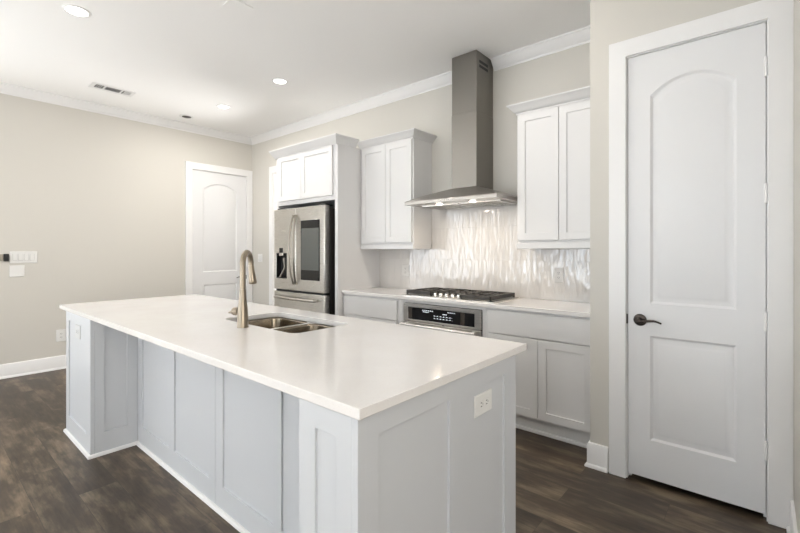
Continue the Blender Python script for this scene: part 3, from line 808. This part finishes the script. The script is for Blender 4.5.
# faucet
FXP, FYP, FZ = -2.103, 1.168, 0.9145
t = thing('kitchen_faucet', 'brushed nickel gooseneck faucet standing beside the sink', 'faucet', (FXP, FYP, FZ))
bm = BM(); lathe(bm, [(0.0300, 0), (0.0300, 0.004), (0.0292, 0.006), (0.0285, 0.06), (0.0262, 0.095), (0.0215, 0.130), (0.0180, 0.160), (0.0165, 0.190), (0.0163, 0.200)], (FXP, FYP, FZ), 'Z', 36)
obj('faucet_body', bm, NICKEL, t, smooth=50)
ux, uy = -0.665, 0.747
R = 0.066; zc = 1.245; zs = FZ + 0.2005
pts = [(FXP, FYP, zs), (FXP, FYP, zs + 0.06)]
for k in range(19):
    a = PI - PI * k / 18 * 1.04
    pts.append((FXP + ux * (R + R * math.cos(a)), FYP + uy * (R + R * math.cos(a)), zc + R * math.sin(a)))
bm = BM(); tube(bm, pts, 0.0150, 20); obj('neck', bm, NICKEL, t, smooth=60)
ex, ey, ez = pts[-1]
bm = BM(); lathe(bm, [(0.0152, 0), (0.0158, 0.004), (0.0160, 0.030), (0.0190, 0.055), (0.0220, 0.090), (0.0220, 0.100), (0.019, 0.103)], (ex, ey, ez), (0.10 * ux + 0.06, 0.10 * uy + 0.05, -1.0), 28)
sh = obj('spray_head', bm, NICKEL, t, smooth=50)
bm = BM(); hd = Vector((-0.86, -0.50, 0)).normalized()
p0 = Vector((FXP, FYP, FZ + 0.083))
cyl(bm, p0 + hd * 0.024, p0 + hd * 0.050, 0.0215, 0.0215, 24); cyl(bm, p0 + hd * 0.0505, p0 + hd * 0.058, 0.0180, 0.0170, 24)
h = obj('handle_hub', bm, NICKEL, t, 0.001)
bm = BM(); tube(bm, [p0 + hd * 0.056, p0 + hd * 0.062 + Vector((0, 0, -0.002)), p0 + hd * 0.070 + Vector((0, 0, -0.004)), p0 + hd * 0.082 + Vector((0, 0, -0.008))], [0.0055, 0.0055, 0.005, 0.0045], 12)
obj('handle_lever', bm, NICKEL, h)

# ------------------------------------------------------------------ wall plates


def plate(name, loc, rot, w, h, label, cat, kind='outlet', gang=1, group=None, pm=None):
    PLATE = pm or globals()['PLATE']
    t = thing(name, label, cat, (0, 0, 0), group)
    bm = BM(); loft(bm, [[Vector((a * (w / 2 - i), y, b * (h / 2 - i))) for a, b in ((-1, -1), (1, -1), (1, 1), (-1, 1))] for i, y in ((0, -0.0006), (0, -0.004), (0.003, -0.0065))])
    obj('plate', bm, PLATE, t, 0.001)
    if kind == 'outlet':
        hor = w > h
        for s in (-1, 1):
            cx, cz = (s * 0.0195, 0) if hor else (0, s * 0.0195)
            bm = BM(); a, b = (0.0155, 0.0135) if hor else (0.0135, 0.0155)
            box(bm, cx - a, cx + a, -0.0078, -0.0062, cz - b, cz + b); r = obj('receptacle', bm, PLATE, t, 0.001)
            bm = BM()
            for q in (-1, 1):
                if hor: box(bm, cx - 0.006, cx + 0.004, -0.0082, -0.0077, q * 0.0065 - 0.0016, q * 0.0065 + 0.0016)
                else: box(bm, q * 0.0065 - 0.0016, q * 0.0065 + 0.0016, -0.0082, -0.0077, cz - 0.004, cz + 0.006)
            if hor: box(bm, cx + 0.007, cx + 0.011, -0.0082, -0.0077, -0.002, 0.002)
            else: box(bm, -0.002, 0.002, -0.0082, -0.0077, cz - 0.011, cz - 0.007)
            obj('socket_slots', bm, mat('socket_slot_grey', (0.12, 0.12, 0.12), 0.6) if s < 0 else bpy.data.materials['socket_slot_grey'], r)
    elif kind == 'switch':
        for k in range(gang):
            cx = (k - (gang - 1) / 2) * 0.046
            bm = BM(); loft(bm, [[Vector((cx + a * 0.0165, y0 if b < 0 else y1, b * 0.033)) for a, b in ((-1, -1), (1, -1), (1, 1), (-1, 1))] for y0, y1 in ((-0.006, -0.006), (-0.0120, -0.0072))])
            obj('rocker', bm, mat('rocker_white', (0.68, 0.675, 0.66), 0.3) if k == 0 else bpy.data.materials['rocker_white'], t, 0.0008)
            bm = BM()
            for q in (-1, 1): box(bm, cx + q * 0.0178 - 0.0006, cx + q * 0.0178 + 0.0006, -0.0070, -0.0062, -0.034, 0.034)
            box(bm, cx - 0.0178, cx + 0.0178, -0.0070, -0.0062, -0.0352, -0.0338)
            obj('rocker_gap', bm, mat('rocker_gap_grey', (0.25, 0.25, 0.25), 0.6) if 'rocker_gap_grey' not in bpy.data.materials else bpy.data.materials['rocker_gap_grey'], t)
    t.location = loc; t.rotation_euler = (0, 0, rot)
    return t


W90 = PI / 2
ISLPL = mat('pale_grey_plastic', (0.57, 0.575, 0.58), 0.32)
TILEPL = mat('off_white_plastic', (0.64, 0.62, 0.595), 0.25)
plate('light_switch', (XL, 0.818, 1.252), W90, 0.222, 0.123, 'wide white plate with four rocker switches on the far wall', 'light switch', 'switch', 4)
plate('blank_plate', (XL, 0.764, 1.106), W90, 0.122, 0.120, 'blank white wall plate below the four-switch plate', 'wall plate', 'blank')
plate('electrical_outlet', (XL, 1.134, 0.374), W90, 0.088, 0.132, 'white outlet low on the beige wall past the island corner', 'outlet', 'outlet', group='white electrical outlets')
plate('electrical_outlet', (-3.572, IY0 + 0.009, 0.765), 0, 0.117, 0.092, 'pale wall plate on the island corner post nearest the switch wall', 'outlet', 'outlet', group='white electrical outlets', pm=ISLPL)
plate('electrical_outlet', (IX1 - 0.009, 1.424, 0.744), W90, 0.128, 0.080, 'white outlet set sideways on the island end panel', 'outlet', 'outlet', group='white electrical outlets')
plate('electrical_outlet', (-1.264, YB - 0.008, 1.122), 0, 0.072, 0.118, 'white outlet on the tiles under the cabinet by the pantry wall', 'outlet', 'outlet', group='white electrical outlets', pm=TILEPL)
plate('electrical_outlet', (-2.890, YB - 0.008, 1.112), 0, 0.105, 0.118, 'pale outlet on the tiles near the fridge panel', 'outlet', 'outlet', group='white electrical outlets', pm=TILEPL)
plate('light_switch', (-5.745, YB, 1.212), 0, 0.12, 0.118, 'white switch plate in the bright corner beside the far door', 'light switch', 'switch', 2)
t = thing('wall_control', 'small black control box beside the four-switch plate', 'control box', (XL, 0.68, 1.25))
bm = BM(); box(bm, XL + 0.0006, XL + 0.020, 0.660, 0.702, 1.212, 1.288); cbx = obj('control_body', bm, BLACKP, t, 0.003)
bm = BM(); cyl(bm, (XL + 0.020, 0.681, 1.265), (XL + 0.0212, 0.681, 1.265), 0.006, None, 12); obj('button', bm, DARKG, cbx)
bm = BM(); box(bm, XL + 0.0006, XL + 0.012, 0.60, 0.659, 1.215, 1.285); obj('side_plate', bm, mat('taupe_plastic', (0.33, 0.29, 0.24), 0.5), t, 0.002, label='taupe plate')

# ------------------------------------------------------------------ ceiling fixtures


def downlight(x, y, label, r=0.085, power=10):
    t = thing('recessed_light', label, 'ceiling light', (x, y, ZC), 'recessed ceiling lights')
    bm = BM(); lathe(bm, [(r + 0.020, 0.0005), (r + 0.018, 0.004), (r + 0.004, 0.008), (r, 0.003), (r, 0.0005)], (x, y, ZC), '-Z', 40, False, False); obj('trim_ring', bm, TRIM, t)
    bm = BM(); lathe(bm, [(r, 0.0008), (r, 0.003)], (x, y, ZC), '-Z', 40); obj('lens', bm, LENS, t)
    area('recessed_light_lamp', (x, y, ZC - 0.012), (0, 0, 0), r * 1.7, r, power, (1.0, 0.96, 0.90), 'DISK')


downlight(-3.735, 0.800, 'lit recessed ceiling light above the island end nearest the switch wall', 0.066, 8)
downlight(-3.720, 2.470, 'lit recessed ceiling light in front of the fridge cabinet', 0.060, 5)
downlight(-4.886, 2.468, 'lit recessed ceiling light beside the round dark ceiling fixture', 0.060, 16)
for x, y, pw in ((-1.45, 2.30, 7.0), (-3.7, -0.9, 7)):      # the same lamps further along the ceiling, above and behind the camera
    area('recessed_light_lamp', (x, y, ZC - 0.012), (0, 0, 0), 0.14, 0.1, pw, (1.0, 0.95, 0.88), 'DISK')

t = thing('ceiling_speaker', 'small round dark fixture in the ceiling near the far wall', 'ceiling fixture', (-5.60, 2.34, ZC))
bm = BM(); lathe(bm, [(0.085, 0.0005), (0.083, 0.006), (0.060, 0.010), (0.055, 0.004)], (-5.60, 2.34, ZC), '-Z', 36, False, False); obj('trim_ring', bm, TRIM, t)
bm = BM(); lathe(bm, [(0.054, 0.0008), (0.054, 0.008), (0.03, 0.016), (0.0, 0.0165)], (-5.60, 2.34, ZC), '-Z', 36, True, False); obj('dark_centre', bm, mat('dark_grey_plastic', (0.05, 0.045, 0.04), 0.5), t)

t = thing('ceiling_vent', 'white rectangular air vent with three louvre sections in the ceiling', 'air vent', (-5.27, 1.44, ZC))
VX0, VX1, VY0, VY1 = -5.355, -5.175, 1.245, 1.635
segs = ((1.275, 1.355, 1), (1.370, 1.510, 0), (1.525, 1.605, -1))
VA, VB = VX0 + 0.030, VX1 - 0.030
bm = BM(); panelgrid(bm, (0, 0, ZC - 0.0006), (1, 0, 0), (0, 1, 0), (0, 0, -1), (VX0, VX1), (VY0, VY1), [(VA, VB, a, b) for a, b, _ in segs], 0.007, 0.001)
vf = obj('vent_frame', bm, TRIM, t, 0.001)
for a, b, side in segs:
    bm = BM(); box(bm, VA + 0.001, VB - 0.001, a + 0.001, b - 0.001, ZC - 0.0028, ZC - 0.0018); bk = obj('duct_opening', bm, DARKG, t)
    n = 6 if side == 0 else 4
    for k in range(n):
        bm = BM()
        if side == 0:
            x = VA + 0.002 + (VB - VA - 0.004) * k / n
            loft(bm, [[Vector((x, y, ZC - 0.003)), Vector((x + 0.0015, y, ZC - 0.003)), Vector((x + 0.016, y, ZC - 0.0068)), Vector((x + 0.0145, y, ZC - 0.0068))] for y in (a + 0.002, b - 0.002)])
        else:
            y = (a + b) / 2 + side * ((b - a - 0.006) * (k + 0.2) / n - (b - a - 0.006) / 2); e = -side * 0.008
            loft(bm, [[Vector((x, y, ZC - 0.003)), Vector((x, y + 0.0015, ZC - 0.003)), Vector((x, y + e + 0.0015, ZC - 0.0068)), Vector((x, y + e, ZC - 0.0068))] for x in (VA + 0.002, VB - 0.002)])
        obj('louvre_blade', bm, TRIM, bk)
t = boxo('ceiling_plate', (-2.880, -2.738, 1.440, 1.604, ZC - 0.007, ZC - 0.0006), CEIL, None, 0.002)
tag(t, 'plain white square cover plate on the ceiling above the island', 'ceiling plate')
